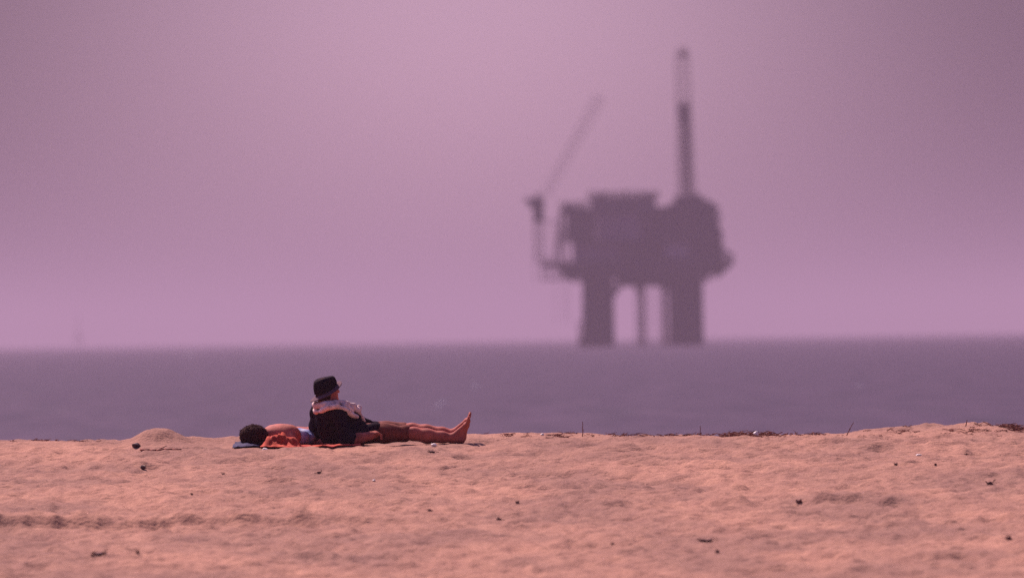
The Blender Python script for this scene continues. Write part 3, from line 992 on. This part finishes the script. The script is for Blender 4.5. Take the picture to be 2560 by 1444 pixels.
# haunches under the deck
mb = MB()
for yy in (-9, 9):
    mb.tube((lx(1532), yy, lz(735)), (lx(1560), yy, lz(695)), 0.5, 0.5, 8)
    mb.tube((lx(1680), yy, lz(730)), (lx(1655), yy, lz(695)), 0.5, 0.5, 8)
    mb.tube((lx(1600), yy, lz(730)), (lx(1580), yy, lz(695)), 0.3, 0.3, 8)
mb.box(lx(1545), lx(1670), -8, 8, lz(708), lz(690))
part(mb, 'deck_truss')
# decks
for (a, b_, d_, y0, y1) in ((1448, 1462, 700, -9, 2), (1540, 1556, 702, -5, 3), (1566, 1574, 712, -8, -6), (1618, 1640, 699, -7, 0), (1644, 1650, 716, -3, -1), (1760, 1770, 704, -8, 4), (1774, 1786, 696, -5, 2)):
    bx('pipe_rack', a, b_, 692, d_, y0, y1, M_rust)
for (a, b_, c, d_, y0, y1) in ((1801, 1806, 575, 592, -6, -2), (1797, 1803, 536, 549, -3, 2)):
    bx('equipment_box', a, b_, c, d_, y0, y1, M_rig2)
bx('deck', 1440, 1772, 668.2, 692, -13, 13)
bx('deck', 1405, 1800, 648, 668, -14, 14)
bx('deck', 1352, 1405, 650, 664, -8, 4)
bx('deck', 1800, 1832, 646, 656, -8, 6)
bx('deck', 1428, 1806, 598, 604, -14, 14)
bx('deck', 1400, 1796, 520, 530, -14, 14)
mb = MB()
mb.tube((lx(1790), -8, lz(690)), (lx(1830), -8, lz(656)), 0.5, 0.5, 8).tube((lx(1790), 6, lz(690)), (lx(1830), 6, lz(656)), 0.5, 0.5, 8)
mb.box(lx(1772), lx(1796), -8, 8, lz(686), lz(668)); mb.box(lx(1796), lx(1812), -6, 4, lz(676), lz(656))
mb.tube((lx(1806), -8, lz(620)), (lx(1830), -8, lz(648)), 0.35, 0.35, 8)
mb.rail(lx(1802), lx(1832), -8, 6, lz(646), 1.1, 1.5, 0.1)
part(mb, 'side_platform')
# left walkway truss under the crane
mb = MB()
for yy in (-8, 4):
    mb.tube((lx(1352), yy, lz(692)), (lx(1440), yy, lz(692)), 0.16, 0.16, 6)
    for i in range(5):
        a = 1354 + i * 20
        mb.tube((lx(a), yy, lz(692)), (lx(a), yy, lz(664)), 0.13, 0.13, 6)
        if i < 4: mb.tube((lx(a), yy, lz(692)), (lx(a + 20), yy, lz(664)), 0.12, 0.12, 6)
    mb.tube((lx(1392), yy, lz(664)), (lx(1440), yy, lz(700)), 0.4, 0.4, 6)
mb.box(lx(1405), lx(1440), -8, 4, lz(688), lz(668))
mb.rail(lx(1352), lx(1404), -8, 4, lz(650), 1.1, 1.6, 0.08)
part(mb, 'walkway')
# equipment between the decks
bx('equipment_module', 1432, 1545, 604, 648, -12, 12, M_rig2)
bx('equipment_module', 1551, 1650, 604, 648, -12, 12)
bx('equipment_module', 1725, 1800, 604, 648, -12, 12)
bx('equipment_module', 1655, 1722, 641, 648, -13, 10)
bx('equipment_module', 1416, 1490, 530, 598, -12, 12)
bx('equipment_module', 1493, 1600, 530, 598, -13, 11, M_rig2)
bx('equipment_module', 1603, 1700, 530, 598, -12, 12)
bx('equipment_module', 1703, 1790, 530, 598, -12.5, 12)
bx('equipment_module', 1660, 1720, 604, 612, -10, 12)
bx('equipment_module', 1434, 1800, 604, 648, 12.1, 13)
mb = MB()
for a in (1670, 1690, 1710):
    mb.tube((lx(a), -11.5, lz(640)), (lx(a), -11.5, lz(606)), 0.85, 0.85, 20)
part(mb, 'gap_light_cylinder', M_gap_light)  # pale cylinders added for light glimpsed through a gap between the decks
# upper works
bx('accommodation_block', 1476, 1638, 494, 520, -10, 8, M_rig2)
acc = P.children[-1]; M_glass = material('dark_window_glass', (0.02, 0.02, 0.03), 0.15)
acc = [c for c in P.children if c.name.startswith('accommodation')][0]
for i in range(14):
    a = 1482 + i * 11.4
    part(MB().box(lx(a), lx(a + 5), -10.06, -10.002, lz(510), lz(502)), 'window', M_glass, acc)

bx('roof_deck', 1470, 1644, 490, 494, -12, 10)
mb = MB().rail(lx(1470), lx(1644), -12, 10, lz(490), 1.2, 1.4, 0.11)
for a in (1492, 1530, 1545, 1580, 1612, 1630): mb.box(lx(a), lx(a + 7), -4, 2, lz(490), lz(482))
part(mb, 'railing')
bx('equipment_module', 1403, 1470, 512, 520, -9, 9)
mb = MB().rail(lx(1398), lx(1470), -12, 12, lz(512), 1.1, 1.6, 0.09)
part(mb, 'railing')
for (a, b_, c, d_, y0, y1) in ((1640, 1668, 514, 520, -6, 2), (1500, 1512, 476, 490, -5, -2), (1560, 1566, 472, 490, 0, 2), (1600, 1622, 483, 490, -3, 3), (1410, 1432, 506, 512, -6, 0), (1446, 1452, 498, 512, -2, 0), (1774, 1784, 504, 511, -4, 2)):
    bx('vent_housing', a, b_, c, d_, y0, y1, M_rust)
# open frames at the left end of the deck
for yy in (-12, 12):
    mb = MB()
    mb.tube((lx(1400), yy, lz(648)), (lx(1402), yy, lz(520)), 0.28, 0.28, 8)
    mb.tube((lx(1386), yy, lz(648)), (lx(1402), yy, lz(540)), 0.22, 0.22, 8)
    mb.tube((lx(1418), yy, lz(648)), (lx(1405), yy, lz(530)), 0.25, 0.25, 8)
    mb.tube((lx(1400), yy, lz(600)), (lx(1430), yy, lz(560)), 0.2, 0.2, 8)
    part(mb, 'end_frame')

# drill floor house at the right
bm = [(1668, 520), (1672, 508), (1684, 506), (1686, 489), (1724, 489), (1724, 485), (1752, 485), (1754, 497), (1768, 498), (1772, 510), (1790, 513), (1792, 520)]
v = []; f = []
pts = [(lx(a), lz(c)) for a, c in bm]
for yy in (-10, 9):
    v += [(x_, yy, z_) for x_, z_ in pts]
n_ = len(pts)
f.append(tuple(reversed(range(n_, 2 * n_)))[::-1][::-1]); f.append(tuple(range(n_)))
for i in range(n_):
    f.append((i, (i + 1) % n_, n_ + (i + 1) % n_, n_ + i))
raw('drill_floor_house', v, f, M_rig, P)
v = []; f = []
pts = [(lx(1790.5), lz(530)), (lx(1797), lz(556)), (lx(1803), lz(600)), (lx(1808), lz(645.5)), (lx(1800.5), lz(645.5)), (lx(1790.5), lz(606))]
for yy in (-10, 8): v += [(x_, yy, z_) for x_, z_ in pts]
n_ = len(pts); f.append(tuple(range(n_, 2 * n_))); f.append(tuple(reversed(range(n_))))
for i in range(n_): f.append((i, (i + 1) % n_, n_ + (i + 1) % n_, n_ + i))
raw('stair_tower', v, f, M_rig, P)
# derrick: dense lower mast, open upper mast, crown
mb = MB().lattice((lx(1715), 0, lz(490)), (lx(1712), 0, lz(262)), 2.2, 2.0, 14, 0.18, 0.11)
mb.tube((lx(1716), 0.2, lz(490)), (lx(1713), 0.2, lz(290)), 0.22, 0.42, 8)
mb.tube((lx(1721), 0.6, lz(490)), (lx(1719), 0.6, lz(300)), 0.2, 0.2, 8)
der = part(mb, 'derrick', M_rust)
for a in (1698, 1733):
    pass
mb = MB().lattice((lx(1714), 0, lz(490)), (lx(1708), 0, lz(128)), 4.0, 2.7, 24, 0.12, 0.05)
part(mb, 'mast_frame', M_rust, der)
mb = MB().box(lx(1696), lx(1721), -0.9, 0.9, lz(288), lz(262)).box(lx(1701), lx(1719), -0.7, 0.7, lz(306), lz(288.1)).box(lx(1692), lx(1727), -1.6, 1.6, lz(263), lz(260)).rail(lx(1692), lx(1727), -1.6, 1.6, lz(260), 1.0, 1.0, 0.08)
part(mb, 'travelling_block', M_rust, der)
mb = MB().box(lx(1700), lx(1716), -1.0, 1.0, lz(142), lz(130)).rail(lx(1697), lx(1718), -1.2, 1.2, lz(130), 1.1, 1.0, 0.07)
mb.box(lx(1697), lx(1718), -1.3, 1.3, lz(131.5), lz(130.3)).tube((lx(1707), 0, lz(130)), (lx(1707), 0, lz(116)), 0.12, 0.08, 6)
part(mb, 'crown_block', M_rust, der)
# crane at the left
mb = MB().lattice((lx(1348), -3, lz(650)), (lx(1348), -3, lz(520)), 1.9, 1.9, 8, 0.15, 0.07)
mb.tube((lx(1336), -3, lz(700)), (lx(1336), -3, lz(545)), 0.08, 0.08, 6).tube((lx(1386), -3, lz(650)), (lx(1386), -3, lz(548)), 0.15, 0.15, 6)
mb.box(lx(1334), lx(1400), -4, -2, lz(548.5), lz(546))
crane = part(mb, 'crane')
mb = MB().box(lx(1332), lx(1359), -4.2, -1.8, lz(546), lz(512)).box(lx(1322), lx(1360), -4.6, -1.4, lz(512), lz(490)).box(lx(1312), lx(1330), -4, -2, lz(500), lz(488)).box(lx(1338), lx(1352), -4, -2, lz(489.5), lz(478))
part(mb, 'crane_cab', M_rig, crane)
mb = MB().lattice((lx(1362), -3, lz(486)), (lx(1500), -3, lz(240)), 1.1, 2.7, 16, 0.060, 0.030)
mb.tube((lx(1498), -3, lz(244)), (lx(1506), -3, lz(234)), 0.1, 0.1, 8)
mb.tube((lx(1345), -3, lz(480)), (lx(1500), -3, lz(240)), 0.045, 0.045, 5)
part(mb, 'crane_boom', M_rig2, crane)
# thin hanging lines left of the legs
mb = MB()
for a in (1388, 1412, 1420): mb.tube((lx(a), 2, lz(800)), (lx(a), 2, lz(692)), 0.05, 0.05, 5)
part(mb, 'hanging_cable')

for o in P.children_recursive:
    me = o.data
    zm = sum(v_.co.z for v_ in me.vertices) / len(me.vertices)
    dx_ = max(zm, 0) * math.tan(ROLL)
    for v_ in me.vertices: v_.co.x += dx_

# a second, much farther rig shows as a faint tower on the left horizon
D2 = 11500.0
p2 = W(197, 862, D2)
Q = empty('distant_platform', (p2.x, D2, SEA))
tag(Q, 'very faint distant platform tower on the horizon at far left', 'oil platform')
mb = MB()
for sx in (-3, 3):
    for sy in (-3, 3): mb.tube((sx, sy, -5), (sx * 0.8, sy * 0.8, 9), 0.6, 0.6, 8)
mb.build('leg_frame', M_rig, Q)
MB().box(-4.5, 4.5, -5, 5, 7, 11).box(-3, 2, -3, 3, 11.01, 14).build('deck', M_rig, Q)
MB().lattice((0, 0, 14), (-1, 0, 32), 3.2, 1.8, 8, 0.22, 0.12).build('derrick', M_rust, Q)

# ------------------------------------------------------------------ haze over sea and beach
hz = MB().box(-EXT - 500, EXT + 500, -700, EXT + 500, -12.0, 86.0)
hm = bpy.data.materials.new('sea_haze')
hm.use_nodes = True
hn = hm.node_tree.nodes; hl = hm.node_tree.links
hn.clear()
ho = hn.new('ShaderNodeOutputMaterial')
pv = hn.new('ShaderNodeVolumePrincipled')
pv.inputs['Color'].default_value = (0.475, 0.38, 0.51, 1)
pv.inputs['Density'].default_value = 1.5e-4
pv.inputs['Anisotropy'].default_value = 0.3
hl.new(pv.outputs[0], ho.inputs['Volume'])
haze = hz.build('haze', hm)
tag(haze, 'mauve sea haze that fades the platform and the horizon', None, None, 'stuff')

# small white cones added on the water for out-of-focus glints
mb = MB()
for px, py in ((1100, 1010), (1186, 960), (1108, 1004), (1092, 1016), (1190, 968), (2150, 965), (470, 884), (480, 886)):
    dd = W(px, py, 1.0)
    yy = SEA / dd.z
    for k in range(5):
        a = 2 * math.pi * k / 5
        cx, cy = dd.x * yy + 0.07 * math.cos(a) * yy / 350, yy + 0.12 * math.sin(a)
        mb.tube((cx, cy, SEA - 0.01), (cx, cy, SEA + 0.03 * yy / 350), 0.05 * yy / 350, 0.02 * yy / 350, 8)
o = mb.build('sea_glints', material('glint_white', (0.8, 0.8, 0.8), 0.9))
tag(o, 'small blurred white spots added for glints on the sea right of the hat', None, None, 'stuff')
